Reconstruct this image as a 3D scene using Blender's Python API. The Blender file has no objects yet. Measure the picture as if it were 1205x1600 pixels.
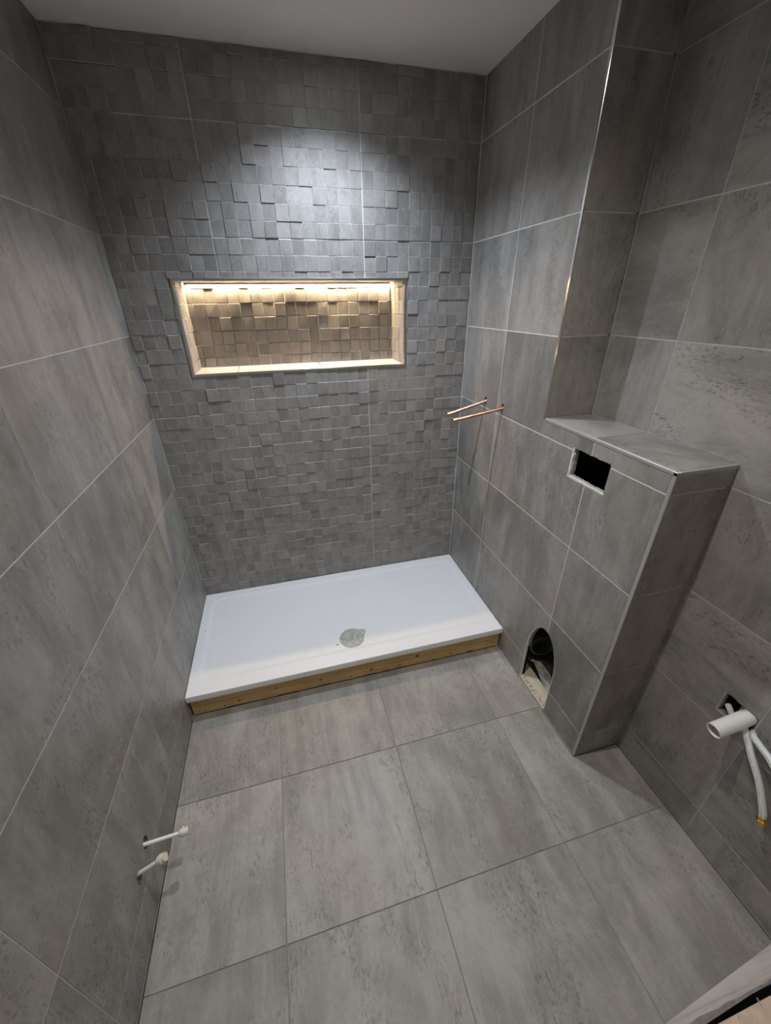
import bpy, bmesh, math, random
from mathutils import Vector, Matrix
S = bpy.context.scene
COL = S.collection
random.seed(7)

# ------------------------------------------------------------------ room dimensions (metres)
W, D2, H = 1.4777, 0.1993, 2.332      # shower wall width, boxing depth, ceiling height
F = W + D2                            # full-length right wall
YR, YL, ZS = -0.712, -1.2533, 1.197   # where the upper boxing ends, where the ledge ends, ledge height
Z0, RH = 0.128, 0.335                 # first course line, tile height
ZR = [0.0] + [Z0 + RH * i for i in range(7)] + [H]
YF = -1.86                            # doorway line

# ------------------------------------------------------------------ camera
cd = bpy.data.cameras.new('camera'); cam = bpy.data.objects.new('camera', cd); COL.objects.link(cam)
cd.sensor_fit = 'HORIZONTAL'; cd.sensor_width = 36; cd.lens = 611.6285 / 1205 * 36; cd.clip_start = 0.02
cam.location = (0.5535, -1.934, 1.5807); cam.rotation_euler = (1.0758, 0.0127, -0.2605)
S.camera = cam

# ------------------------------------------------------------------ world, lights, exposure
S.view_settings.view_transform = 'Standard'; S.view_settings.look = 'None'
S.view_settings.gamma = 1; S.view_settings.use_curve_mapping = False
S.view_settings.exposure = 0.76
w = bpy.data.worlds.new('world'); S.world = w; w.use_nodes = True
w.node_tree.nodes['Background'].inputs[0].default_value = (0.8, 0.85, 1, 1)
w.node_tree.nodes['Background'].inputs[1].default_value = 0.06
LAMPS = [('shower', 0.825, -0.34, 39.0, (0.78, 0.87, 1.0)), ('middle', 0.84, -1.2, 25.0, (1.0, 0.95, 0.875))]
HALL_FILL_POWER = 2.5
LED_STRENGTH = 115.0
def lamp(name, kind, loc, power, col, **kw):
    l = bpy.data.lights.new(name, kind); l.energy = power; l.color = col
    for k, v in kw.items(): setattr(l, k, v)
    o = bpy.data.objects.new(name, l); COL.objects.link(o); o.location = loc
    return o
for n, x, y, pw, c in LAMPS:
    lamp('downlight_beam', 'SPOT', (x, y, H - 0.012), pw, c, spot_size=math.radians(128 if n == 'shower' else 142), spot_blend=1.0, shadow_soft_size=0.016)
lamp('hall_fill_light', 'AREA', (0.9, -2.6, H - 0.05), HALL_FILL_POWER, (1.0, 0.95, 0.88), shape='DISK', size=0.5)  # added fill light for ambient, no such source known in the hall

# ------------------------------------------------------------------ materials
class NT:
    def __init__(s, name):
        s.m = bpy.data.materials.new(name); s.m.use_nodes = True; s.t = s.m.node_tree; s.b = s.t.nodes['Principled BSDF']
    def n(s, kind, **kw):
        nd = s.t.nodes.new('ShaderNode' + kind)
        for k, v in kw.items():
            if k[0] == 'i' and k[1:].isdigit(): nd.inputs[int(k[1:])].default_value = v
            elif k.startswith('in_'): nd.inputs[k[3:].replace('_', ' ')].default_value = v
            else: setattr(nd, k, v)
        return nd
    def l(s, a, b): s.t.links.new(a, b)
    def math(s, op, a, b=None, clamp=False):
        nd = s.n('Math', operation=op); nd.use_clamp = clamp
        for i, v in enumerate((a, b)):
            if v is None: continue
            if isinstance(v, (int, float)): nd.inputs[i].default_value = v
            else: s.l(v, nd.inputs[i])
        return nd.outputs[0]
    def mix(s, f, a, b, mode='MIX'):
        nd = s.n('Mix', data_type='RGBA', blend_type=mode)
        for i, v in ((0, f), (6, a), (7, b)):
            if isinstance(v, (int, float)): nd.inputs[i].default_value = v
            elif isinstance(v, tuple): nd.inputs[i].default_value = (*v, 1) if len(v) == 3 else v
            else: s.l(v, nd.inputs[i])
        return nd.outputs[2]
    def ramp(s, f, a, b, lo=0., hi=1.):
        nd = s.n('MapRange', clamp=True); nd.interpolation_type = 'SMOOTHSTEP'
        s.l(f, nd.inputs[0]); nd.inputs[1].default_value = a; nd.inputs[2].default_value = b
        nd.inputs[3].default_value = lo; nd.inputs[4].default_value = hi
        return nd.outputs[0]
def plain(name, col, rough=.5, metal=0., spec=.5, var=0., scale=20, bump=0.):
    t = NT(name); t.b.inputs['Base Color'].default_value = (*col, 1); t.b.inputs['Roughness'].default_value = rough
    t.b.inputs['Metallic'].default_value = metal; t.b.inputs['Specular IOR Level'].default_value = spec
    if var or bump:
        g = t.n('NewGeometry'); no = t.n('TexNoise', in_Scale=scale, in_Detail=5.); t.l(g.outputs['Position'], no.inputs['Vector'])
        if var:
            f = t.ramp(no.outputs[0], .3, .7)
            t.l(t.mix(f, tuple(c * (1 - var) for c in col), tuple(min(1, c * (1 + var)) for c in col)), t.b.inputs['Base Color'])
        if bump:
            bp = t.n('Bump', in_Strength=bump, in_Distance=.002); t.l(no.outputs[0], bp.inputs['Height']); t.l(bp.outputs[0], t.b.inputs['Normal'])
    return t.m
def stone(name, light, dark, streak=(3, 3, .6), rough=.42, fine=1.0, contrast=1.0, islands=False, tint=.10):
    """concrete-look porcelain: soft clouds, streaks along the tile, small clustered pits"""
    t = NT(name)
    g = t.n('NewGeometry'); oi = t.n('ObjectInfo')
    r = oi.outputs['Random']
    if islands: r = t.math('FRACT', t.math('ADD', r, g.outputs['Random Per Island']))
    off = t.n('CombineXYZ')
    t.l(t.math('MULTIPLY', r, 37.), off.inputs[0]); t.l(t.math('MULTIPLY', r, 91.), off.inputs[1]); t.l(t.math('MULTIPLY', r, 53.), off.inputs[2])
    if islands:   # pieces of a mosaic keep the print of the wall with only a small shift
        sc = t.n('VectorMath', operation='SCALE'); t.l(off.outputs[0], sc.inputs[0]); sc.inputs['Scale'].default_value = .015; offo = sc.outputs[0]
    else: offo = off.outputs[0]
    ad = t.n('VectorMath', operation='ADD'); t.l(g.outputs['Position'], ad.inputs[0]); t.l(offo, ad.inputs[1])
    P = ad.outputs[0]
    def mapped(s):
        m = t.n('Mapping'); t.l(P, m.inputs[0]); m.inputs['Scale'].default_value = s; return m.outputs[0]
    def noise(v, sc, det=4., dist=0., rg=.55):
        n = t.n('TexNoise', in_Scale=sc, in_Detail=det, in_Distortion=dist, in_Roughness=rg); t.l(v, n.inputs['Vector']); return n.outputs[0]
    S1 = mapped(streak)
    cloud = noise(P, 2.6, 6, .8, .6)
    blot = noise(mapped(tuple(.35 + .65 * q / max(streak) for q in streak)), 9., 6, .8, .65)
    st = noise(S1, 2.6, 6, 1.5, .62)
    f = t.math('ADD', t.math('MULTIPLY', cloud, .42), t.math('ADD', t.math('MULTIPLY', st, .38), t.math('MULTIPLY', blot, .40)))
    f = t.ramp(f, .60 - .125 / contrast, .60 + .125 / contrast)
    c = t.mix(f, dark, light)
    # small dark pits gathered in ragged clusters
    mask = t.ramp(noise(mapped(tuple(.4 + .6 * q / max(streak) for q in streak)), 5., 4, 1.5, .6), .46, .60)
    pit = t.ramp(noise(mapped(tuple(.3 + .7 * q / max(streak) for q in streak)), 150, 5, .35, .7), .53, .61)
    pm = t.math('MULTIPLY', t.math('MULTIPLY', mask, pit), .55 * fine)
    mid = noise(P, 38, 8, .6, .78)
    c = t.mix(t.math('MULTIPLY', t.ramp(mid, .50, .64), .22), c, tuple(q * .72 for q in dark))
    c = t.mix(pm, c, tuple(q * .42 for q in dark))
    # pale worn flecks
    pit2 = t.ramp(noise(mapped(tuple(.3 + .7 * q / max(streak) for q in streak)), 70, 5, .4, .65), .58, .68)
    c = t.mix(t.math('MULTIPLY', pit2, .22), c, tuple(min(1, q * 1.35) for q in light))
    # long broken hairlines along the grain
    grain = noise(P, 140, 3)
    st2 = noise(S1, 14.0, 6, 1.2, .7)
    hl = t.ramp(st2, .62, .70)
    c = t.mix(t.math('MULTIPLY', t.math('MULTIPLY', hl, t.ramp(blot, .45, .6)), .30 * fine), c, tuple(q * .6 for q in dark))
    # warm stain patches
    c = t.mix(t.math('MULTIPLY', t.ramp(noise(P, 2.1, 2), .5, .75), .18), c, (.36, .29, .25))
    # each tile a touch lighter or darker
    rr = t.math('FRACT', t.math('MULTIPLY', r, 7.13))
    k = t.math('ADD', t.math('MULTIPLY', rr, 2 * tint), 1 - tint)
    hs = t.n('HueSaturation'); t.l(c, hs.inputs['Color']); t.l(k, hs.inputs['Value'])
    gk = t.math('ADD', t.math('MULTIPLY', grain, .24), .88)
    mm = t.n('VectorMath', operation='SCALE'); t.l(hs.outputs[0], mm.inputs[0]); t.l(gk, mm.inputs['Scale'])
    t.l(mm.outputs[0], t.b.inputs['Base Color'])
    t.l(t.ramp(cloud, .3, .7, rough - .05, rough + .08), t.b.inputs['Roughness'])
    h = t.math('SUBTRACT', t.math('ADD', t.math('MULTIPLY', grain, .25), t.math('MULTIPLY', st2, .5)), t.math('MULTIPLY', pm, 2.))
    bp = t.n('Bump', in_Strength=.35, in_Distance=.0012); t.l(h, bp.inputs['Height']); t.l(bp.outputs[0], t.b.inputs['Normal'])
    return t.m
LT, DK = (.332, .321, .305), (.198, .190, .178)
M = {
 'wall': stone('stone_tile_vertical_grain', LT, DK, (3, 3, .5)),
 'wallh': stone('stone_tile_level_grain', LT, DK, (1.2, .5, 3.2), fine=1.15, contrast=1.05),
 'mosaic': stone('stone_mosaic_tile', (.31, .298, .286), (.205, .195, .186), (3, 3, .9), rough=.5, islands=True, tint=.06, fine=.7),
 'floor': stone('stone_floor_tile', (.393, .381, .350), (.243, .234, .212), (3.2, .5, 3), rough=.45, fine=.9),
 'mosaicedge': plain('mosaic_lit_edge', (.40, .39, .38), .5, var=.25, scale=40),  # chamfers coloured paler to stand in for edges catching the downlight
 'nichebase': plain('pale_stone_ledge', (.46, .42, .38), .45, var=.1, scale=25, bump=.1),
 'grout': plain('pale_grey_grout', (.62, .62, .61), .9, var=.08, scale=60, bump=.3),
 'groutd': plain('dull_grey_grout', (.41, .40, .39), .9, var=.1, scale=60, bump=.3),
 'groutl': plain('mid_pale_grout', (.46, .455, .445), .9, var=.08, scale=60, bump=.3),
 'groutf': plain('mid_grey_grout', (.30, .295, .285), .9, var=.1, scale=60, bump=.3),
 'ceiling': plain('matt_white_ceiling_paint', (.74, .745, .75), .95, bump=.05, scale=200),
 'chrome': plain('polished_steel_trim', (.80, .80, .80), .18, 1.),
 'satin': plain('satin_grey_trim', (.42, .42, .41), .38, .35),
 'tray': plain('white_acrylic', (.83, .84, .87), .32, var=.01, scale=5),
 'disc': plain('dusty_grey_film', (.44, .46, .42), .5, var=.25, scale=90, bump=.6),
 'copper': plain('copper', (.60, .36, .28), .33, 1., var=.15, scale=60),
 'brass': plain('brass', (.75, .53, .22), .25, 1.),
 'pvc': plain('white_plastic', (.80, .79, .77), .35, spec=.5),
 'pvccap': plain('cream_plastic', (.72, .68, .60), .4),
 'board': plain('raw_plasterboard_edge', (.55, .51, .43), .95, var=.25, scale=120, bump=.8),
 'dark': plain('dark_cavity', (.035, .032, .03), .9, var=.3, scale=12),
 'blackpipe': plain('dark_grey_soil_pipe', (.11, .115, .12), .35),
 'membrane': plain('grey_green_rubble_sheet', (.36, .37, .33), .7, var=.3, scale=30, bump=.6),
 'chip': plain('pale_chipboard', (.74, .58, .45), .8, var=.12, scale=30, bump=.4),
 'strip': None, 'hall': plain('hall_plaster', (.55, .53, .50), .9),
 'debris': plain('dark_debris_and_shade', (.03, .03, .03), .8),
}
def wood_mat(name, a, b, sc):
    t = NT(name); g = t.n('NewGeometry'); m = t.n('Mapping'); t.l(g.outputs['Position'], m.inputs[0]); m.inputs['Scale'].default_value = sc
    n = t.n('TexNoise', in_Scale=4., in_Detail=6., in_Distortion=1.); t.l(m.outputs[0], n.inputs['Vector'])
    n2 = t.n('TexNoise', in_Scale=9., in_Detail=2.); t.l(g.outputs['Position'], n2.inputs['Vector'])
    f = t.math('ADD', t.math('MULTIPLY', n.outputs[0], .7), t.math('MULTIPLY', n2.outputs[0], .3))
    t.l(t.mix(t.ramp(f, .38, .62), b, a), t.b.inputs['Base Color']); t.b.inputs['Roughness'].default_value = .6
    bp = t.n('Bump', in_Strength=.3, in_Distance=.001); t.l(n.outputs[0], bp.inputs['Height']); t.l(bp.outputs[0], t.b.inputs['Normal'])
    return t.m
M['pine'] = wood_mat('pine', (.68, .47, .22), (.54, .34, .14), (1, 8, 14))
M['batten'] = wood_mat('pale_softwood', (.74, .66, .53), (.62, .53, .40), (8, 1, 14))
M['strip'] = wood_mat('washed_grey_strip', (.64, .58, .56), (.46, .43, .41), (.6, 14, 8))
def knot_mat():
    t = NT('pine_knot'); t.b.inputs['Base Color'].default_value = (.20, .09, .03, 1); t.b.inputs['Roughness'].default_value = .6; return t.m
M['knot'] = knot_mat()
def emit(name, col, s):
    t = NT(name); t.b.inputs['Base Color'].default_value = (.9, .9, .9, 1); t.b.inputs['Emission Color'].default_value = (*col, 1); t.b.inputs['Emission Strength'].default_value = s; return t.m
M['led'] = emit('warm_led', (1, .74, .46), LED_STRENGTH)
M['lens'] = emit('downlight_lens', (.85, .93, 1), 40.)
def hose_mat():
    t = NT('white_barrier_pipe'); g = t.n('TexCoord'); n = t.n('TexNoise', in_Scale=260., in_Detail=1.)
    m = t.n('Mapping'); t.l(g.outputs['UV'], m.inputs[0])
    t.l(g.outputs['Generated'], n.inputs['Vector'])
    t.b.inputs['Base Color'].default_value = (.74, .76, .78, 1); t.b.inputs['Roughness'].default_value = .35
    return t.m
M['hose'] = hose_mat()

# ------------------------------------------------------------------ mesh helpers
def link(name, me, mat, parent=None, loc=(0, 0, 0)):
    if mat is not None and not me.materials: me.materials.append(M[mat])
    o = bpy.data.objects.new(name, me); COL.objects.link(o); o.location = loc
    if parent: o.parent = parent
    return o
def from_bm(name, bm, mat, parent=None, loc=(0, 0, 0), smooth=False):
    me = bpy.data.meshes.new(name); bmesh.ops.recalc_face_normals(bm, faces=bm.faces); bm.to_mesh(me); bm.free()
    if smooth:
        for p in me.polygons: p.use_smooth = True
    return link(name, me, mat, parent, loc)
def box_into(bm, a, b, bevel=0.):
    r = bmesh.ops.create_cube(bm, size=1.); vs = r['verts']
    for v in vs:
        v.co = Vector([(a[i] + b[i]) / 2 + v.co[i] * (b[i] - a[i]) for i in range(3)])
    if bevel:
        es = list({e for v in vs for e in v.link_edges}); bmesh.ops.bevel(bm, geom=es, offset=bevel, segments=1, affect='EDGES')
def box(name, a, b, mat, parent=None, bevel=0., rel=(0, 0, 0)):
    bm = bmesh.new(); a2 = [a[i] - rel[i] for i in range(3)]; b2 = [b[i] - rel[i] for i in range(3)]
    box_into(bm, a2, b2, bevel); return from_bm(name, bm, mat, parent)
def struct(o, label=None):
    o['kind'] = 'structure'
    if label: o['label'] = label
    return o
def thing(name, label, cat, loc=(0, 0, 0), group=None):
    o = bpy.data.objects.new(name, None); COL.objects.link(o); o.location = loc; o.empty_display_size = .05
    o['label'] = label; o['category'] = cat
    if group: o['group'] = group
    return o
def tag(o, label, cat, group=None):
    o['label'] = label; o['category'] = cat
    if group: o['group'] = group
    return o
# a plane frame: origin o, in-plane axes u, v, outward normal n
class Fr:
    def __init__(s, o, u, v): s.o = Vector(o); s.u = Vector(u); s.v = Vector(v); s.n = s.u.cross(s.v)
    def p(s, a, b, c=0.): return s.o + s.u * a + s.v * b + s.n * c
LEFT = Fr((0, 0, 0), (0, 1, 0), (0, 0, 1))        # n=+x ; a = y
BACK = Fr((0, 0, 0), (1, 0, 0), (0, 0, 1))        # n=-y ; a = x
RIGHT = Fr((W, 0, 0), (0, -1, 0), (0, 0, 1))      # n=-x ; a = -y
OUTER = Fr((F, 0, 0), (0, -1, 0), (0, 0, 1))
SIDE = Fr((0, YL, 0), (1, 0, 0), (0, 0, 1))       # end face of the ledge, n=-y
RECS = Fr((0, YR, 0), (1, 0, 0), (0, 0, 1))
FLOOR = Fr((0, 0, 0), (1, 0, 0), (0, 1, 0))       # n=+z
def slab(bm, fr, poly, t0, t1, bev=.0009):
    """prism of polygon (a, b) between depths t0 (back) and t1 (front), front edges eased"""
    back = [bm.verts.new(fr.p(a, b, t0)) for a, b in poly]
    front = [bm.verts.new(fr.p(a, b, t1)) for a, b in poly]
    n = len(poly); ff = bm.faces.new(front); bm.faces.new(back[::-1])
    for i in range(n): bm.faces.new((back[i], back[(i + 1) % n], front[(i + 1) % n], front[i]))
    if bev: bmesh.ops.bevel(bm, geom=list(ff.edges), offset=bev, segments=1, affect='EDGES')
def rect(a0, a1, b0, b1): return [(a0, b0), (a1, b0), (a1, b1), (a0, b1)]
G = .0016   # half joint
def tile(fr, poly, parent, mat, holes=(), name='tile', t0=-.0095, t1=0., bev=.0009, rel=None):
    bm = bmesh.new(); slab(bm, fr, poly, t0, t1, bev)
    o = from_bm(name, bm, mat, parent)
    if holes: cut(o, holes)
    return o
def cut(o, cutters):
    for c in cutters:
        m = o.modifiers.new('b', 'BOOLEAN'); m.operation = 'DIFFERENCE'; m.solver = 'EXACT'; m.object = c
    bpy.context.view_layer.update()
    dg = bpy.context.evaluated_depsgraph_get(); me = bpy.data.meshes.new_from_object(o.evaluated_get(dg))
    mats = [x for x in o.data.materials]
    o.modifiers.clear(); o.data = me
    if not me.materials:
        for x in mats: me.materials.append(x)
TMP = []
def cutter(fr, poly, d0=-.05, d1=.02):
    bm = bmesh.new(); slab(bm, fr, poly, d0, d1, 0); o = from_bm('cutter', bm, None); TMP.append(o); return o
def circ(a, b, ra, rb=None, n=20, ph=0.): 
    rb = rb or ra
    return [(a + ra * math.cos(2 * math.pi * i / n + ph), b + rb * math.sin(2 * math.pi * i / n + ph)) for i in range(n)]
def grow(poly, d):
    cx = sum(p[0] for p in poly) / len(poly); cy = sum(p[1] for p in poly) / len(poly); out = []
    for a, b in poly:
        L = math.hypot(a - cx, b - cy); out.append((cx + (a - cx) * (L + d) / L, cy + (b - cy) * (L + d) / L))
    return out
def tube(name, pts, r, mat, parent=None, seg=20, inner=None, rel=(0, 0, 0), smooth=True, closed=True):
    """swept tube through pts (list of Vectors), radius r or list; inner = bore radius of an open pipe"""
    pts = [Vector(p) - Vector(rel) for p in pts]; n = len(pts); rs = r if isinstance(r, (list, tuple)) else [r] * n
    bm = bmesh.new(); rings = []; tprev = None; nrm = None
    def ring(c, t, nn, rr):
        b = t.cross(nn); return [bm.verts.new(c + (nn * math.cos(2 * math.pi * k / seg) + b * math.sin(2 * math.pi * k / seg)) * rr) for k in range(seg)]
    for i in range(n):
        t = (pts[min(i + 1, n - 1)] - pts[max(i - 1, 0)]).normalized()
        if nrm is None: nrm = t.orthogonal().normalized()
        else: nrm = (nrm - t * nrm.dot(t)).normalized()
        rings.append(ring(pts[i], t, nrm, rs[i])); fr0 = (t, nrm.copy())
        if i == 0: first = fr0
    def bridge(A, B):
        for k in range(seg): bm.faces.new((A[k], A[(k + 1) % seg], B[(k + 1) % seg], B[k]))
    for A, B in zip(rings, rings[1:]): bridge(A, B)
    if inner:
        t, nn = fr0; e = ring(pts[-1], t, nn, inner); bridge(rings[-1], e)
        t, nn = first; s = ring(pts[0], t, nn, inner); bridge(e, s); bridge(s, rings[0])
    elif closed:
        bm.faces.new(rings[0][::-1]); bm.faces.new(rings[-1])
    o = from_bm(name, bm, mat, parent)
    if smooth:
        o.data.polygons.foreach_set('use_smooth', [len(p.vertices) == 4 for p in o.data.polygons])
        o.data.set_sharp_from_angle(angle=math.radians(50))
    return o
def spline(pts, n=8):
    P = [Vector(p) for p in pts]; P = [P[0] * 2 - P[1]] + P + [P[-1] * 2 - P[-2]]; out = []
    for i in range(1, len(P) - 2):
        for k in range(n):
            t = k / n; a, b, c, d = P[i - 1:i + 3]
            out.append(.5 * ((2 * b) + (c - a) * t + (2 * a - 5 * b + 4 * c - d) * t * t + (3 * b - a - 3 * c + d) * t ** 3))
    out.append(P[-2]); return out

# ================================================================== THE ROOM
# ---- hole outlines (a along the wall, b = height)
flush_hole = [(0.881, 1.036), (1.052, 1.041), (1.052, 1.143), (0.882, 1.142)]
def arch(a0, a1, top, spring, z0=-.01, n=14):
    c = (a0 + a1) / 2; ra = (a1 - a0) / 2
    return [(a0, z0), (a1, z0)] + [(c + ra * math.cos(math.pi * i / n), spring + (top - spring) * math.sin(math.pi * i / n)) for i in range(n + 1)]
soil_hole = arch(.864, 1.056, .385, .20)
cu_holes = [circ(.260, 1.166, .0125, .016), circ(.413, 1.168, .0125, .016)]
basin_hole = rect(1.463, 1.557, .503, .583)
left_holes = [circ(-1.219, .197, .016, .021), circ(-1.298, .184, .014, .021)]
C_flush = cutter(RIGHT, flush_hole); C_soil = cutter(RIGHT, soil_hole, -.05, .03)
C_cu = [cutter(RIGHT, h) for h in cu_holes]
C_basin = cutter(OUTER, basin_hole); C_left = [cutter(LEFT, h) for h in left_holes]
# jagged, slightly smaller openings in the board behind the tiles
rj = random.Random(3)
def jag(poly, inset, amp, step=.008):
    poly = grow(poly, -inset); out = []
    for (a, b), (c, d) in zip(poly, poly[1:] + poly[:1]):
        L = math.hypot(c - a, d - b); n = max(1, int(L / step))
        for i in range(n): out.append((a + (c - a) * i / n + rj.uniform(-amp, amp), b + (d - b) * i / n + rj.uniform(-amp, amp)))
    return out
B_flush = cutter(RIGHT, jag([(0.890, 1.044), (1.0515, 1.044), (1.0515, 1.143), (0.890, 1.142)], .0, .0018)); B_soil = cutter(RIGHT, arch(.870, 1.053, .384, .20, .012), -.05, .03)
B_basin = cutter(OUTER, jag(basin_hole, .0035, .0012))

# ---- shells (the grout shows between the tiles)
def shell(name, fr, poly, mat='grout', front=-.0006, back=-.022, cuts=(), parent=None):
    bm = bmesh.new(); slab(bm, fr, poly, back, front, 0); o = from_bm(name, bm, mat, parent)
    if cuts: cut(o, cuts)
    return o
wl = struct(shell('wall_left', LEFT, rect(YF, .02, -.02, H), 'groutl', cuts=C_left), 'left wall of large grey stone-look tiles')
wo = struct(shell('wall_right', OUTER, rect(-.02, -YF, -.02, H), 'groutd', cuts=[B_basin]), 'full-length right wall of grey stone-look tiles')
wbx = struct(shell('wall_boxing', RIGHT, [(0, -.02), (-YL - .0105, -.02), (-YL - .0105, ZS - .0105), (-YR - .0105, ZS - .0105), (-YR - .0105, H), (0, H)], cuts=[B_flush, B_soil] + C_cu),
             'tiled boxing along the right wall, full height by the shower and low with a ledge beside it')
shell('end_board', SIDE, rect(W + .004, F - .010, -.02, ZS - .011), 'groutd', parent=wbx)
shell('recess_board', RECS, rect(W + .004, F - .010, ZS - .012, H), 'groutd', parent=wbx)
box('ledge_board', (W + .004, YL + .003, ZS - .030), (F - .010, YR + .01, ZS - .0095), 'grout', wbx)
box('cavity_shade_panel', (F - .006, YL + .024, -.02), (F - .003, -.02, ZS - .032), 'dark', wbx)  # added dark panel, the shade inside the boxing put into its colour
# board edges seen round the cut openings
def board_ring(name, outer, hole_cut, parent, fr, t0=-.0215, t1=-.0098):
    bm = bmesh.new(); slab(bm, fr, outer, t0, t1, 0); o = from_bm(name, bm, 'board', parent); cut(o, hole_cut); return o

ff = struct(box('floor', (-.02, YF - .02, -.05), (F + .02, .02, -.0025), 'groutf'), 'floor of large square grey stone-look tiles')
cl = struct(box('ceiling', (-.15, -3.3, H), (F + .55, .25, H + .05), 'ceiling'), 'plain white painted ceiling')
# outer skins closing the cavities
box('backing', (-.12, YF, -.05), (-.10, .2, H), 'dark', wl)
box('backing', (F + .12, YF, -.05), (F + .14, .2, H), 'dark', wo)
for y in (YF, .15): box('backing', (F + .022, y, -.05), (F + .12, y + .02, H), 'dark', wo)
for y in (YF, .15): box('backing', (-.10, y, -.05), (-.022, y + .02, H), 'dark', wl)

# ---- left wall tiles
VL = [0., -.3545, -.948, -1.542, YF]
for i in range(len(ZR) - 1):
    for j in range(len(VL) - 1):
        z0, z1, y1, y0 = ZR[i], ZR[i + 1], VL[j], VL[j + 1]
        hs = C_left if (z0 < .2 < z1 or z0 < .17 < z1) and y0 < -1.25 < y1 else ()
        tile(LEFT, rect(y0 + .0006, y1 - .0006 - (.004 if j == 0 else 0), z0 + .0011 + (.003 if i == 0 else 0), z1 - .0011), wl, 'wall', hs)
# ---- full-length right wall tiles
VO = [-.37, .371, .965, 1.557, -YF]
VO[0] = -YR - .02
VO = [-YR, .966, 1.557, -YF]
for i in range(len(ZR) - 1):
    for j in range(3):
        z0, z1, a0, a1 = ZR[i], ZR[i + 1], VO[j], VO[j + 1]
        if j == 0 and z1 < ZS: continue
        if j == 1 and z1 < ZS: a0 = -YL
        if j == 0 and z0 < ZS: z0 = ZS
        if j == 1 and z0 < ZS < z1:   # notched round the end of the ledge
            poly = [(-YL + G, z0 + G), (a1 - G * .6, z0 + G), (a1 - G * .6, z1 - G), (a0 + G * .6, z1 - G), (a0 + G * .6, ZS + .001), (-YL + G, ZS + .001)]
        else:
            poly = rect(a0 + G * .6 + (.002 if j == 0 else 0), a1 - G * .6, z0 + G + (.003 if i == 0 else 0), z1 - G)
        hs = [C_basin] if (a0 < 1.51 < a1 or a0 < 1.556 < a1 or a0 < 1.559 < a1) and z1 > .5 and z0 < .583 else ()
        tile(OUTER, poly, wo, 'wallh' if (i + j) % 2 else 'wall', hs)
# ---- boxing front face
VR = [0., .371, .969, -YL]
TR = .011  # corner trim width
def rtile(poly, holes=()): return tile(RIGHT, poly, wbx, 'wall', holes)
for i in range(len(ZR) - 1):
    z0, z1 = ZR[i] + G + (.003 if i == 0 else 0), ZR[i + 1] - G
    for j in range(3):
        a0, a1 = VR[j] + G * .9 + (.004 if j == 0 else 0), VR[j + 1] - G * .9
        hs = []
        if z1 < ZS:
            if j == 2: a1 = -YL - TR
            if i in (2, 3) : hs += [C_flush] if j else []
            if i == 3 and j < 2: hs += [C_cu[j]] if False else []
            if i in (0, 1) and j: hs += [C_soil]
            rtile(rect(a0, a1, z0, z1), hs)
        elif ZR[i] < ZS:
            if j == 0: rtile(rect(a0, a1, z0, z1), [C_cu[0]])
            elif j == 1:
                e = -YR - .0103
                rtile([(a0, z0), (a1, z0), (a1, ZS - .011), (e, ZS - .011), (e, z1), (a0, z1)], [C_cu[1], C_flush])
            else: rtile(rect(a0, -YL - TR, z0, ZS - .011), [C_flush])
        else:
            if j == 2: continue
            if j == 1: a1 = -YR - .0103
            rtile(rect(a0, a1, z0, z1))
# end face of the ledge, recess face, ledge top
for i in range(4):
    z0, z1 = ZR[i] + G + (.003 if i == 0 else 0), min(ZR[i + 1] - G, ZS - .011)
    tile(SIDE, rect(W + .0015, F - .0015, z0, z1), wbx, 'wall')
tile(SIDE, rect(W + .0015, F - .0015, ZR[4] + G, ZS - .011), wbx, 'wallh') if ZS - .011 - ZR[4] > .02 else None
for i in range(4, len(ZR) - 1):
    if ZR[i + 1] < ZS: continue
    tile(RECS, rect(W + .0015, F - .0015, max(ZR[i] + G, ZS + .0012), ZR[i + 1] - G), wbx, 'wall')
LEDGE = Fr((0, 0, ZS), (1, 0, 0), (0, 1, 0))
tile(LEDGE, rect(W + .010, F - .001, -.963 + G, YR - .001), wbx, 'wallh', name='ledge_tile')
tile(LEDGE, rect(W + .010, F - .001, YL + .010, -.963 - G), wbx, 'wallh', name='ledge_tile')
# trims of the boxing
def trim(name, a, b, mat, parent, lab=None, bev=.0012):
    o = box(name, a, b, mat, parent, bev)
    if lab: o['label'] = lab
    return o
trim('corner_trim', (W - .0012, YR - .0012, ZS + .001), (W + .0014, YR + .0098, H - .001), 'chrome', wbx, 'polished steel corner trim')
trim('corner_trim', (W - .0015, YL - .0015, .002), (W + .0012, YL + TR - .001, ZS - .001), 'satin', wbx, 'satin grey corner trim')
trim('corner_trim', (W + .0002, YL - .0010, .002), (W + .0014, YL + .0012, ZS - .001), 'satin', wbx, 'satin grey corner trim')
trim('ledge_trim', (W - .0015, YL - .0015, ZS - .0105), (W + .0085, YR + .001, ZS + .0004), 'satin', wbx, 'satin grey edge trim')
trim('ledge_trim', (W + .009, YL - .0015, ZS - .0105), (F - .001, YL + .0085, ZS + .0004), 'satin', wbx, 'satin grey edge trim')
# cut edges of the plasterboard
board_ring('plasterboard_edge', [(0.872, 1.027), (1.060, 1.030), (1.060, 1.150), (0.872, 1.150)], [B_flush], wbx, RIGHT)
board_ring('plasterboard_edge', arch(.855, 1.066, .395, .20, .001), [B_soil], wbx, RIGHT)
board_ring('plasterboard_edge', rect(1.450, 1.570, .490, .596), [B_basin], wo, OUTER)

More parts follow.
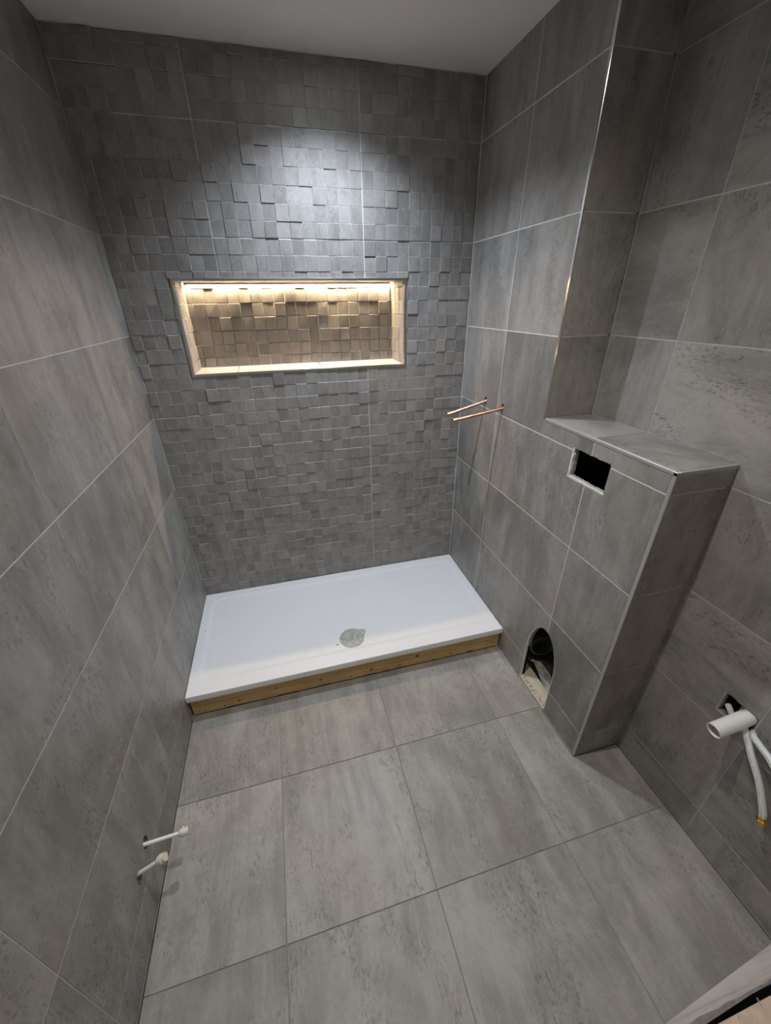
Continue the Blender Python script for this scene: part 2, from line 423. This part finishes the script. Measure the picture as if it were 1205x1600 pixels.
# ---- back wall: raised mosaic tiles
VB = [.0, .3852, .9766, W]
NX0, NX1, NZ0, NZ1, ND = .198, 1.166, 1.299, 1.668, .165   # niche opening
SW, SH = .5914 / 12, RH / 6
wb_bm = bmesh.new()
for a0, a1, b0, b1 in ((-.02, NX0, -.02, H), (NX1, F, -.02, H), (NX0, NX1, -.02, NZ0), (NX0, NX1, NZ1, H)):
    slab(wb_bm, BACK, rect(a0, a1, b0, b1), -.19, -.0004, 0)
wb = struct(from_bm('wall_back', wb_bm, 'grout'), 'shower back wall of raised grey mosaic tiles')
def sq_pts(fr, a0, a1, b0, b1, h, tl, base=-.002, c=.0012):
    """eased block: base ring, side ring, face ring; tl = corner lifts of the face"""
    P = []
    for (a, b) in rect(a0, a1, b0, b1): P.append(fr.p(a, b, base))
    for (a, b), t in zip(rect(a0, a1, b0, b1), tl): P.append(fr.p(a, b, h + t - c))
    for (a, b), t in zip(rect(a0 + c, a1 - c, b0 + c, b1 - c), tl): P.append(fr.p(a, b, h + t))
    return P
SQF = [(8, 9, 10, 11)] + [(i, (i + 1) % 4, (i + 1) % 4 + 4, i + 4) for i in range(4)] + [(i + 4, (i + 1) % 4 + 4, (i + 1) % 4 + 8, i + 8) for i in range(4)]
LEV = [.0012, .0012, .0026, .0026, .0026, .0042, .0042, .0060]
rq = random.Random(21)
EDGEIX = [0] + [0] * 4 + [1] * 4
LOCF = Fr((0, 0, 0), (1, 0, 0), (0, 0, 1))
variants = []
GS = .00012
for k in range(28):
    h = LEV[k % 8]; tl = [rq.uniform(-.0006, .0006) for _ in range(4)]
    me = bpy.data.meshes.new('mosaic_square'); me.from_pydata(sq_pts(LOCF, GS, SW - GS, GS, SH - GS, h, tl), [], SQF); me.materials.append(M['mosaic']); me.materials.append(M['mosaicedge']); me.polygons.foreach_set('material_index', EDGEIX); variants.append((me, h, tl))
Rt = cam.rotation_euler.to_matrix(); fwd = Rt @ Vector((0, 0, -1))
def seen_size(p):
    d = Vector(p) - cam.location; L = d.length; c = d.normalized().dot(fwd)
    return abs(d.y) / L / (L * L * max(c, .05) ** 3)
cells = []   # (size, a0,a1,b0,b1, full, tile index)
tiles = []
for i in range(len(ZR) - 1):
    z0, z1 = (.100, ZR[1]) if i == 0 else (ZR[i], ZR[i + 1])
    for j in range(3):
        x0, x1 = VB[j], VB[j + 1]
        if z1 - z0 < .02: continue
        tiles.append((x0, x1, z0, z1)); ti = len(tiles) - 1
        gx0, gx1, gz0, gz1 = x0 + (G if j else .004), x1 - (G if j < 2 else .004), z0 + G, z1 - (G if i < len(ZR) - 2 else .003)
        # grid anchored on the joint
        if j == 0: xs = [x1 - SW * k for k in range(9)][::-1]
        else: xs = [x0 + SW * k for k in range(13)]
        bz = z1 - RH if i == 0 else z0
        zs = [bz + SH * k for k in range(7)]
        for u in range(len(xs) - 1):
            for v in range(6):
                a0, a1, b0, b1 = max(xs[u], gx0), min(xs[u + 1], gx1), max(zs[v], gz0), min(zs[v + 1], gz1)
                if a1 - a0 < .006 or b1 - b0 < .006: continue
                full = (a1 - a0 > SW - .003) and (b1 - b0 > SH - .003)
                # clip by the niche
                if a1 > NX0 and a0 < NX1 and b1 > NZ0 and b0 < NZ1:
                    full = False
                    if a0 >= NX0 - .004 and a1 <= NX1 + .004 and b0 >= NZ0 - .004 and b1 <= NZ1 + .004: continue
                    if b0 < NZ0 < b1 and a0 > NX0 - .02: b1 = NZ0
                    elif b0 < NZ1 < b1 and a0 > NX0 - .02 and a1 < NX1 + .02: b0 = NZ1
                    elif a0 < NX0: a1 = NX0
                    elif a1 > NX1: a0 = NX1
                    if a1 - a0 < .006 or b1 - b0 < .006: continue
                cells.append([seen_size(((a0 + a1) / 2, 0, (b0 + b1) / 2)) * (1 if full else .6), a0, a1, b0, b1, full, ti])
tobj = {}
for ti, (x0, x1, z0, z1) in enumerate(tiles):
    bm = bmesh.new(); x0 += G; x1 -= G; z0 += G; z1 -= G
    t0, t1 = -.012, .0004
    if x1 > NX0 and x0 < NX1 and z1 > NZ0 and z0 < NZ1:
        for r_ in ((x0, min(x1, NX0), z0, z1), (max(x0, NX1), x1, z0, z1), (max(x0, NX0), min(x1, NX1), z0, min(z1, NZ0)), (max(x0, NX0), min(x1, NX1), max(z0, NZ1), z1)):
            if r_[1] - r_[0] > .004 and r_[3] - r_[2] > .004: slab(bm, BACK, rect(*r_), t0, t1, 0)
    else: slab(bm, BACK, rect(x0, x1, z0, z1), t0, t1, 0)
    if len(bm.verts): tobj[ti] = from_bm('mosaic_tile', bm, 'mosaic', wb)
    else: bm.free()
cells.sort(key=lambda c: -c[0])
bigV, bigF = [], []
n_ind = 0
for s_, a0, a1, b0, b1, full, ti in cells:
    if n_ind < 300 and full:
        me, h, tl = variants[rq.randrange(len(variants))]
        o = bpy.data.objects.new('mosaic_square', me); COL.objects.link(o); o.parent = tobj[ti]; o.location = (a0 + ((a1 - a0) - SW) / 2, 0, b0 + ((b1 - b0) - SH) / 2)
        if a1 - a0 < SW - 1e-4 or b1 - b0 < SH - 1e-4:
            o.location = (a0, 0, b0); o.scale = ((a1 - a0) / SW, 1, (b1 - b0) / SH)
        n_ind += 1
    else:
        h = rq.choice(LEV); tl = [rq.uniform(-.0006, .0006) for _ in range(4)]; k = len(bigV)
        bigV += sq_pts(BACK, a0 + GS, a1 - GS, b0 + GS, b1 - GS, h, tl); bigF += [tuple(q + k for q in f) for f in SQF]
me = bpy.data.meshes.new('mosaic_squares'); me.from_pydata([tuple(v) for v in bigV], [], bigF)
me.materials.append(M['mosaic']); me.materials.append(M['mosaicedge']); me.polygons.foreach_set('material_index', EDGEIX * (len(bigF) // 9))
o = link('mosaic_squares', me, 'mosaic', wb); o['kind'] = 'stuff'

# ---- the lit niche
ni = thing('shower_niche', 'recessed wall niche glowing warm in the mosaic shower wall', 'niche', (NX0, 0, NZ0))
IX0, IX1, IZ0, IZ1 = NX0 + .010, NX1 - .010, NZ0 + .010, NZ1 - .010
bx0, bx1 = IX0 + .006, IX1 - .014
def nrel(fr): return Fr(fr.o - Vector((NX0, 0, NZ0)), fr.u, fr.v)
NB = nrel(Fr((0, ND, 0), (1, 0, 0), (0, 0, 1)))
bm = bmesh.new(); slab(bm, NB, rect(NX0 + .001, NX1 - .001, NZ0 + .001, NZ1 - .001), -.010, -.0012, 0); from_bm('back_panel', bm, 'grout', ni)
# squares of the back
zg = [ZR[5] + SH * k for k in range(-4, 5)]
xg = sorted([VB[1] + SW * k for k in range(-5, 18)])
LEVN = [0, .0025, .003, .006, .006, .010]
for u in range(len(xg) - 1):
    for v in range(len(zg) - 1):
        a0, a1, b0, b1 = max(xg[u], bx0), min(xg[u + 1], bx1), max(zg[v], IZ0), min(zg[v + 1], IZ1)
        if a1 - a0 < .006 or b1 - b0 < .006: continue
        h = rq.choice(LEVN); tl = [rq.uniform(-.0012, .0012) for _ in range(4)]
        g = .0013
        me = bpy.data.meshes.new('mosaic_square'); me.from_pydata([tuple(q) for q in sq_pts(NB, a0 + g, a1 - g, b0 + g, b1 - g, h, tl)], [], SQF)
        link('mosaic_square', me, 'mosaic', ni)
# side panels: leaning slightly outwards to the front, with squares
for s in (0, 1):
    x_f, x_b = (IX0, bx0) if s == 0 else (IX1, bx1)
    p0 = Vector((x_f, .001, 0)); p1 = Vector((x_b, ND - .001, 0)); u = (p1 - p0); L = u.length; u.normalize()
    fr = nrel(Fr(p0, u, (0, 0, 1)) if s == 1 else Fr(p1, -u, (0, 0, 1)))   # normals face into the niche
    if fr.n.x * (1 if s == 0 else -1) < 0: fr.n = -fr.n
    bm = bmesh.new(); slab(bm, fr, rect(0, L, IZ0 - .004, IZ1 + .004), -.006, -.0008, 0); from_bm('side_panel', bm, 'grout', ni)
    off = .010
    ag = [0, off] + [off + SW * k for k in (1, 2, 3, 4)]
    for k in range(len(ag) - 1):
        for v in range(len(zg) - 1):
            a0, a1, b0, b1 = ag[k], min(ag[k + 1], L), max(zg[v], IZ0), min(zg[v + 1], IZ1)
            if a1 - a0 < .006 or b1 - b0 < .006: continue
            g = .0006
            me = bpy.data.meshes.new('mosaic_square'); me.from_pydata([tuple(q) for q in sq_pts(fr, a0 + g, a1 - g, b0 + g, b1 - g, rq.choice([.0002, .001, .002, .003]), [rq.uniform(-.0004, .0004) for _ in range(4)])], [], SQF)
            link('mosaic_square', me, 'mosaic', ni)
NF = nrel(Fr((0, 0, IZ0), (1, 0, 0), (0, 1, 0)))
for a0, a1 in ((NX0 + .002, .384), (.387, .76), (.763, NX1 - .002)):
    bm = bmesh.new()
    slab(bm, NF, rect(a0, a1, .002, ND - .002), -.009, 0, .0008)
    for v in bm.verts:
        if v.co.y > .05: v.co.z += .006
    from_bm('base_tile', bm, 'nichebase', ni)
box('top_panel', (NX0 + .001, .001, IZ1), (NX1 - .001, ND - .001, NZ1 - .001), 'nichebase', ni, rel=(NX0, 0, NZ0))
# LED channel under the top of the niche, diffuser facing down
cha = (IX0 + .012, IX1 - .026)
bm = bmesh.new()
for y0_, y1_ in ((ND - .0205, ND - .0185), (ND - .0045, ND - .0025)): box_into(bm, (cha[0] - NX0, y0_, IZ1 - .0075 - NZ0), (cha[1] - NX0, y1_, IZ1 - .0004 - NZ0))
box_into(bm, (cha[0] - NX0, ND - .0185, IZ1 - .0020 - NZ0), (cha[1] - NX0, ND - .0045, IZ1 - .0004 - NZ0))
from_bm('light_channel', bm, 'chrome', ni)['label'] = 'steel light channel'
box('light_strip', (cha[0] + .001, ND - .0183, IZ1 - .0055), (cha[1] - .001, ND - .0047, IZ1 - .0022), 'led', ni, rel=(NX0, 0, NZ0))['label'] = 'glowing warm light strip'
# metal frame round the opening
FW = .010
for a, b in (((NX0, -.0072, NZ1 - FW), (NX1, .002, NZ1)), ((NX0, -.0072, NZ0), (NX1, .002, NZ0 + FW)), ((NX0, -.0072, NZ0 + FW), (NX0 + FW, .002, NZ1 - FW)), ((NX1 - FW, -.0072, NZ0 + FW), (NX1, .002, NZ1 - FW))):
    box('frame_trim', a, b, 'chrome', ni, .0008, rel=(NX0, 0, NZ0))['label'] = 'polished steel edge trim'

# ---- floor tiles
FX = [0, .3677, .8161, 1.2659, F]; FY = [.0, -.5815, -1.0323, -1.4837, -1.878]
def fclip(x0, x1, y0, y1):
    return rect(x0, x1, y0, y1)
for i in range(4):
    for j in range(4):
        x0, x1 = FX[i] + (G * .8 if i else .004), FX[i + 1] - (G * .8 if i < 3 else .004)
        y1, y0 = FY[j] - G * .8, FY[j + 1] + G * .8
        if j == 0: continue
        if j == 1: y1 = -.652
        if i == 3 and y1 > YL:      # runs up to the boxing
            if y0 > YL: poly = rect(x0, W - .004, y0, y1)
            else: poly = [(x0, y0), (x1, y0), (x1, YL - .004), (W - .004, YL - .004), (W - .004, y1), (x0, y1)]
        else: poly = rect(x0, x1, y0, y1)
        tile(FLOOR, poly, ff, 'floor', t0=-.0095)

for a, b in (((.0, -1.87, -.0026), (.0042, -.69, -.0022)), ((W - .0042, YL, -.0026), (W, -.66, -.0022)), ((W - .004, YL - .0042, -.0026), (F, YL, -.0022)), ((F - .0042, -1.87, -.0026), (F, YL, -.0022))):
    box('joint_shade', a, b, 'debris', ff)  # dark strips painting the shade in the joint between floor and walls

# ---- doorway and hall behind the camera
wf_bm = bmesh.new(); box_into(wf_bm, (-.12, YF - .13, -.05), (.06, YF - .0005, H)); box_into(wf_bm, (.06, YF - .13, 2.05), (F + .14, YF - .0005, H))
struct(from_bm('wall_front', wf_bm, 'hall'))
hw = bmesh.new(); box_into(hw, (-.2, -3.25, -.05), (F + .5, -3.2, H)); box_into(hw, (-.2, -3.2, -.05), (-.15, YF - .13, H)); box_into(hw, (F + .45, -3.2, -.05), (F + .5, YF - .13, H)); box_into(hw, (F + .14, YF - .18, -.05), (F + .45, YF - .13, H))
struct(from_bm('wall_hall', hw, 'hall'))
st = thing('threshold_strip', 'pale washed-grey strip across the doorway at bottom right', 'threshold', (1.1, -1.88, 0))
SL = Fr((-1.1, 1.88, 0), (1, 0, 0), (0, 1, 0))
bm = bmesh.new(); slab(bm, SL, [(.062, -1.890), (1.15, -1.892), (1.363, -1.8875), (1.592, -1.8785), (1.674, -1.8755), (1.674, -1.830), (1.267, -1.865), (1.15, -1.872), (.062, -1.872)], .0003, .0045, .0008); from_bm('strip_board', bm, 'strip', st)
rs = random.Random(9)
lo = [(.062, -1.894), (1.15, -1.896), (1.363, -1.8915), (1.592, -1.8815), (1.674, -1.8785)]
up = [(1.53 - 1.46 * k / 50, -1.879 - .006 * max(0, (k / 50 - .55)) + rs.uniform(-.0015, .0015)) for k in range(51)]
bm = bmesh.new(); slab(bm, SL, lo + [(1.60, -1.8795)] + up, .0002, .0052, 0); o = from_bm('torn_edge', bm, None, st); o.data.materials.append(plain('grey_torn_backing', (.27, .25, .24), .8, var=.15, scale=50)); o['label'] = 'torn darker grey edge layer'
bd = box('subfloor_board', (-.14, -3.19, -.030), (F + .13, -1.8985, -.003), 'chip', None, .0015)
tag(bd, 'pale peach chipboard floor panel beyond the doorway gap at bottom right', 'board')
struct(box('gap_shade_box', (-.02, -1.92, -.16), (F + .02, YF - .021, -.12), 'dark'))  # added dark box, its colour stands in for shade down the threshold gap
for (p, q, z, lab) in (((1.381, -1.865), (1.380, -1.8815), .0047, 'pale splinter lying on the grey threshold strip'), ((1.528, -1.893), (1.525, -1.911), -.0028, 'pale splinter on the edge of the chipboard, nearer the right wall'), ((1.455, -1.899), (1.447, -1.913), -.0028, 'pale splinter on the edge of the chipboard, nearer the image bottom')):
    p, q = Vector(p), Vector(q); dd_ = (q - p).normalized(); pp = Vector((-dd_.y, dd_.x)); L_ = (q - p).length
    P = [q, p + dd_ * L_ * .4 + pp * .0016, p + pp * .0012, p - dd_ * .0014, p - pp * .0012, p + dd_ * L_ * .55 - pp * .0018]
    bm = bmesh.new(); slab(bm, Fr((-p.x, -p.y, 0), (1, 0, 0), (0, 1, 0)), [(v.x, v.y) for v in P], 0, .0012, 0)
    o = from_bm('splinter', bm, 'board', None, loc=(p.x, p.y, z)); tag(o, lab, 'splinter', 'splinters at the doorway')

# ================================================================== SHOWER TRAY
TH, TD = .1314, .6823
tx0, tx1, ty0, ty1 = .003, W - .003, -TD, -.0075
ty = thing('shower_tray', 'wide low white shower tray filling the end of the room', 'shower tray', (W / 2, -TD / 2, .1))
cx, cy = W / 2, -TD / 2
def sdf(x, y):   # signed distance outside the sunken rounded rectangle
    hx, hy, r = .693, .276, .06; qx, qy = abs(x - .740) - hx + r, abs(y + .335) - hy + r
    return math.hypot(max(qx, 0), max(qy, 0)) + min(max(qx, qy), 0) - r
def tz(x, y):
    s = sdf(x, y)
    t = min(max((s + .010) / .016, 0), 1); t = t * t * (3 - 2 * t)
    base = -.0045 * (1 - t)
    dd = math.hypot(x - .74, (y + .53))
    if s < -.01: base -= .0035 * max(0, 1 - dd / .7)
    return TH + base
NXg, NYg = 210, 110
bm = bmesh.new(); grid = []
for iy in range(NYg + 1):
    row = []
    for ix in range(NXg + 1):
        x = tx0 + (tx1 - tx0) * ix / NXg; y = ty0 + (ty1 - ty0) * iy / NYg
        row.append(bm.verts.new((x - cx, y - cy, tz(x, y) - .1)))
    grid.append(row)
for iy in range(NYg):
    for ix in range(NXg): bm.faces.new((grid[iy][ix], grid[iy][ix + 1], grid[iy + 1][ix + 1], grid[iy + 1][ix]))
loop = grid[0][:] + [r_[-1] for r_ in grid[1:]] + grid[-1][-2::-1] + [r_[0] for r_ in grid[-2:0:-1]]
prev = loop
for dz, dr in ((-.0015, .0012), (-.030, .0012), (-.031, .0)):
    cur = []
    for v in loop:
        sx = -1 if v.co.x < -(tx1 - tx0) / 2 + 1e-4 else (1 if v.co.x > (tx1 - tx0) / 2 - 1e-4 else 0); sy = -1 if v.co.y < (ty0 - cy) + 1e-4 else (1 if v.co.y > (ty1 - cy) - 1e-4 else 0)
        cur.append(bm.verts.new((v.co.x + sx * dr, v.co.y + sy * dr, TH - .1 + dz)))
    for k in range(len(loop)): bm.faces.new((prev[k], cur[k], cur[(k + 1) % len(loop)], prev[(k + 1) % len(loop)]))
    prev = cur
bm.faces.new(prev[::-1])
o = from_bm('tray_body', bm, 'tray', ty, smooth=True); o.data.set_sharp_from_angle(angle=math.radians(45))
# timber upstand below
tm = thing('timber_plinth', 'knotty pine batten under the front edge of the white shower tray', 'batten', (W / 2, -.66, 0))
box('batten', (.007, -.670, .002), (W - .007, -.645, .0890), 'pine', tm, .0015, rel=(W / 2, -.66, 0))
box('packing_strip', (.008, -.661, .0890), (W - .008, -.645, .1000), 'batten', tm, rel=(W / 2, -.66, 0)).data.materials[0] = plain('brown_packing', (.16, .10, .05), .85, var=.3, scale=40)
rk = random.Random(5)
def blob(fr, a, b, ra, rb, t=.0006, nn=14):
    bm = bmesh.new(); slab(bm, fr, [(a + ra * math.cos(2 * math.pi * k / nn) * rk.uniform(.85, 1.15), b + rb * math.sin(2 * math.pi * k / nn) * rk.uniform(.85, 1.15)) for k in range(nn)], -.0004, t, 0); return bm
PF = Fr((-W / 2, -.670 + .66, 0), (1, 0, 0), (0, 0, 1))
for a, b, r_ in ((.20, .030, .007), (.56, .045, .006), (.80, .035, .008), (1.03, .058, .011), (1.21, .022, .006), (.36, .055, .005), (.94, .02, .005)):
    from_bm('knot', blob(PF, a, b, r_, r_ * .8), 'knot', tm)
for a, b in ((.03, .075), (.055, .012), (.135, .020), (1.405, .050), (1.425, .042), (1.405, .022), (1.438, .068), (1.443, .030), (1.00, .07), (.70, .02)):
    from_bm('nail_hole', blob(PF, a, b, .0032, .0032, .0007, 8), 'debris', tm)
# uneven dark line along the joint to the floor
edge_bm = bmesh.new(); ra_ = random.Random(4); top = []; N_ = 60
pts = [(.01 + (W - .03) * k / N_, .0035 + ra_.random() ** 4 * .006) for k in range(N_ + 1)]
poly = [(.01, 0), (W - .02, 0)] + pts[::-1]
slab(edge_bm, PF, poly, -.001, .0016, 0); from_bm('dark_edge_line', edge_bm, 'debris', tm)
# taped film disc over the waste
dc = thing('drain_cover', 'dusty grey-green film disc over the tray drain', 'drain cover', (.737, -.535, tz(.737, -.535)))
bm = bmesh.new(); nn = 40; P = []
for k in range(nn):
    a = 2 * math.pi * k / nn; r_ = .060 + .0008 * math.sin(5 * a)
    da = (a - math.radians(25) + math.pi) % (2 * math.pi) - math.pi
    r_ += .024 * max(0, 1 - abs(da) / .48) ** 1.3
    P.append((r_ * math.cos(a), r_ * math.sin(a)))
slab(bm, Fr((0, 0, 0), (1, 0, 0), (0, 1, 0)), P, .0006, .0042, .0012); from_bm('film', bm, 'disc', dc)
for rr, tt in ((.050, .0052), (.034, .0048)):
    bm = bmesh.new(); ri = rr - .0018; V0 = []
    for k in range(nn):
        a = 2 * math.pi * k / nn; V0.append([bm.verts.new((q * math.cos(a), q * math.sin(a), z)) for q, z in ((ri, .0040), (ri + .0006, tt), (rr - .0006, tt), (rr, .0040))])
    for k in range(nn):
        for m in range(3): bm.faces.new((V0[k][m], V0[(k + 1) % nn][m], V0[(k + 1) % nn][m + 1], V0[k][m + 1]))
    from_bm('raised_ring', bm, 'disc', dc)
bm = bmesh.new(); bmesh.ops.create_uvsphere(bm, u_segments=14, v_segments=8, radius=.007)
for v in bm.verts: v.co = Vector((v.co.x - .004, v.co.y - .004, v.co.z * .3 + .0042))
from_bm('centre_boss', bm, 'disc', dc, smooth=True)
for (x, y, s_, lab) in ((.660, -.560, .0058, 'dark chip of debris left of the tray drain'), (1.048, -.542, .0022, 'tiny dark speck on the tray right of its drain'), (.034, -.30, .003, 'tiny dark speck on the left rim of the tray')):
    bm = bmesh.new(); slab(bm, Fr((0, 0, 0), (1, 0, 0), (0, 1, 0)), [(s_ * math.cos(a) * q, s_ * math.sin(a) * q * .55) for a, q in ((0, 1), (.9, .9), (1.7, .7), (2.6, 1.05), (3.4, .8), (4.4, .35), (5.5, .6))], 0, .0014, 0)
    o = from_bm('debris_chip', bm, 'debris', None, loc=(x, y, tz(x, y) + .0002)); tag(o, lab, 'debris')

# ================================================================== PIPES
def pipe_stub(base, tip, label):
    b, t = Vector(base), Vector(tip); dr = (t - b).normalized()
    o = thing('copper_pipe', label, 'pipe', tuple(b), 'copper pipe stubs of the shower')
    tube('pipe', [b - dr * .05, t], .0075, 'copper', o, rel=b)
    tube('end_cap', [t - dr * .004, t + dr * .004, t + dr * .0042, t + dr * .009, t + dr * .0092, t + dr * .014, t + dr * .0155],
         [.0105, .0105, .0086, .0086, .0108, .0108, .006], 'brass', o, seg=24, rel=b)['label'] = 'brass end cap'
pipe_stub((W, -.259, 1.161), (W - .150, -.216, 1.105), 'copper pipe stub nearer the mosaic wall, capped with brass')
pipe_stub((W, -.412, 1.162), (W - .185, -.358, 1.114), 'copper pipe stub further from the mosaic wall, capped with brass')
def radiator_tail(base, tip, label):
    b, t = Vector(base), Vector(tip); dr = (t - b).normalized()
    o = thing('plastic_pipe', label, 'pipe', tuple(b), 'capped plastic pipe tails low on the left wall')
    tube('pipe', [b - dr * .05, t], .0055, 'pvc', o, rel=b)
    q = t - dr * .004
    tube('stop_end', [q, q + dr * .004, q + dr * .0042, q + dr * .009, q + dr * .0092, q + dr * .014, q + dr * .0142, q + dr * .018, q + dr * .0182, q + dr * .024],
         [.0095, .0120, .0100, .0100, .0135, .0135, .0105, .0105, .0120, .0110], 'pvccap', o, seg=24, rel=b)['label'] = 'ribbed cream stop end'
radiator_tail((.0, -1.221, .191), (.084, -1.205, .166), 'thin white capped pipe low on left wall, the one nearer the shower')
radiator_tail((.0, -1.291, .193), (.055, -1.285, .215), 'thin white capped pipe low on left wall, the one nearer the doorway')

# basin waste and supply pipes
b = Vector((F + .03, -1.532, .566)); t = Vector((F - .102, -1.527, .536))
o = thing('waste_pipe', 'short open white waste pipe poking from the right wall hole', 'pipe', tuple(b))
tube('pipe', [b, b.lerp(t, .5), t], .0205, 'pvc', o, seg=36, inner=.018, rel=b)
def hose(name, pts, label, end):
    P = spline(pts, 10); o = thing(name, label, 'pipe', pts[0], 'white supply pipes for the basin')
    tube('pipe', P, .0085, 'hose', o, rel=pts[0])
    # printed marks along the pipe: short grey dashes
    rp = random.Random(len(pts)); d_ = bmesh.new(); 
    cp = cam.location
    for k in range(12, len(P) - 2):
        if rp.random() < .25: continue
        c = P[k]; tn = (P[k + 1] - P[k - 1]).normalized(); out = Vector((-1, 0, .35)); out = (out - tn * out.dot(tn)).normalized(); sd = tn.cross(out)
        m_ = .0016; h_ = .0035
        vs = [d_.verts.new(c - Vector(pts[0]) + out * .0086 * (1 if abs(j) < 1 else .985) + tn * i * m_ + sd * j * h_ * .5) for i, j in ((-1, -.5), (1, -.5), (1, .5), (-1, .5))]
        d_.faces.new(vs)
    q = from_bm('print_marks', d_, 'membrane', o); q['kind'] = 'stuff'
    if end:
        e = P[-1]; dr = (P[-1] - P[-3]).normalized()
        tube('fitting', [e - dr * .004, e + dr * .006, e + dr * .0062, e + dr * .013, e + dr * .0132, e + dr * .026], [.0115, .0115, .0135, .0135, .011, .010], 'brass', o, seg=6, rel=pts[0], smooth=False)['label'] = 'brass fitting'
hose('supply_pipe', [(F + .05, -1.50, .552), (F + .018, -1.512, .534), (F - .012, -1.547, .5300), (F - .034, -1.592, .498), (F - .042, -1.636, .452), (F - .045, -1.672, .392), (F - .045, -1.679, .372)], 'white supply pipe curving down from right wall to a brass fitting', True)
hose('supply_pipe', [(F + .05, -1.548, .528), (F + .018, -1.553, .530), (F - .010, -1.564, .5345), (F - .030, -1.594, .541), (F - .047, -1.629, .544), (F - .058, -1.668, .522), (F - .06, -1.705, .465), (F - .06, -1.722, .40)], 'white supply pipe running off the right edge beside its twin', True)
o = thing('cut_pipe_end', 'white pipe end tucked in the left of the right wall hole', 'pipe', (F + .02, -1.475, .53))
tube('pipe', [(0, 0, 0), (-.018, -.03, -.004)], .008, 'hose', o, inner=.006)

# soil pipe, batten and rubble behind the arched opening
sc = Vector((W + .091, -.868, .173)); ax = Vector((-.21, -.975, .01)).normalized()
so = thing('soil_pipe', 'dark grey soil pipe socket inside the arched wall opening', 'pipe', tuple(sc))
tube('socket', [sc - ax * .060, sc - ax * .001, sc], [.055, .055, .0565], 'blackpipe', so, seg=40, inner=.050, rel=sc)
P = spline([sc - ax * .055, sc - ax * .085 + Vector((0, 0, .004)), sc - ax * .110 + Vector((0, .01, .05)), sc - ax * .112 + Vector((0, .01, .25))], 6)
tube('bend', P, .050, 'blackpipe', so, seg=28, rel=sc)
bt = box('floor_batten', (W + .0228, -1.10, .002), (W + .066, -.80, .021), 'batten', None, .002, rel=(0, 0, 0))
tag(bt, 'pale softwood batten on the floor inside the arched opening', 'batten')
rb = bmesh.new(); rr_ = random.Random(8); Nr = 10
gr = [[rb.verts.new((W + .058 + .125 * i / Nr, -.80 - .24 * j / Nr, .018 + .062 * math.exp(-((j - 3.2) / 2.6) ** 2) * (1 - .35 * i / Nr) + rr_.uniform(-.004, .004))) for j in range(Nr + 1)] for i in range(Nr + 1)]
for i in range(Nr):
    for j in range(Nr): rb.faces.new((gr[i][j], gr[i + 1][j], gr[i + 1][j + 1], gr[i][j + 1]))
o = from_bm('crumpled_sheet', rb, 'membrane', None)
md = o.modifiers.new('s', 'SOLIDIFY'); md.thickness = .003; tag(o, 'crumpled grey-green sheet behind batten in the arched opening', 'sheet')
# crumbs of plaster on the sill of the opening
for k in range(9):
    bm = bmesh.new(); bmesh.ops.create_icosphere(bm, subdivisions=1, radius=1)
    r_ = rr_.uniform(.0025, .006)
    for v in bm.verts: v.co = v.co * r_ * rr_.uniform(.7, 1.2)
    o = from_bm('plaster_crumb', bm, 'board', None, loc=(W + .002 + rr_.uniform(0, .014), -.885 - .155 * k / 8 + rr_.uniform(-.005, .005), r_ * .8 + .0152))
    tag(o, 'pale plaster crumb on the sill of the arched wall opening', 'crumb', 'plaster crumbs in the arched opening')
struct(box('trim_2', (W - .0035, -1.052, -.0024), (W + .0236, -.868, .0150), 'board'), 'broken mortar sill of the arched opening')

# ================================================================== DOWNLIGHTS
def ringmesh(bm, prof, seg=40):
    rows = []
    for k in range(seg):
        a = 2 * math.pi * k / seg; rows.append([bm.verts.new((r_ * math.cos(a), r_ * math.sin(a), z)) for r_, z in prof])
    for k in range(seg):
        for m in range(len(prof) - 1): bm.faces.new((rows[k][m], rows[(k + 1) % seg][m], rows[(k + 1) % seg][m + 1], rows[k][m + 1]))
for (n, x, y, pw, c), lab in zip(LAMPS, ('round white ceiling downlight over the shower tray', 'round white ceiling downlight over the middle of the room')):
    o = thing('downlight', lab, 'ceiling light', (x, y, H), 'ceiling downlights')
    bm = bmesh.new(); ringmesh(bm, [(.045, 0), (.045, -.003), (.042, -.005), (.032, -.004), (.029, -.001), (.029, 0)]); from_bm('bezel', bm, 'pvc', o, smooth=True)
    bm = bmesh.new(); bmesh.ops.create_circle(bm, cap_ends=True, radius=.0292, segments=32)
    for v in bm.verts: v.co.z = -.0015
    from_bm('lens', bm, 'lens', o)
o = thing('hall_fill_fixture', 'added unseen round fixture for the fill light in the hall behind the doorway', 'ceiling light', (.9, -2.6, H))  # unseen fixture made up to go with the added fill light
bm = bmesh.new(); ringmesh(bm, [(.26, 0), (.26, -.03), (.24, -.04), (.0, -.04)]); from_bm('fill_housing', bm, 'pvc', o, smooth=True)

for c in TMP: bpy.data.objects.remove(c, do_unlink=True)
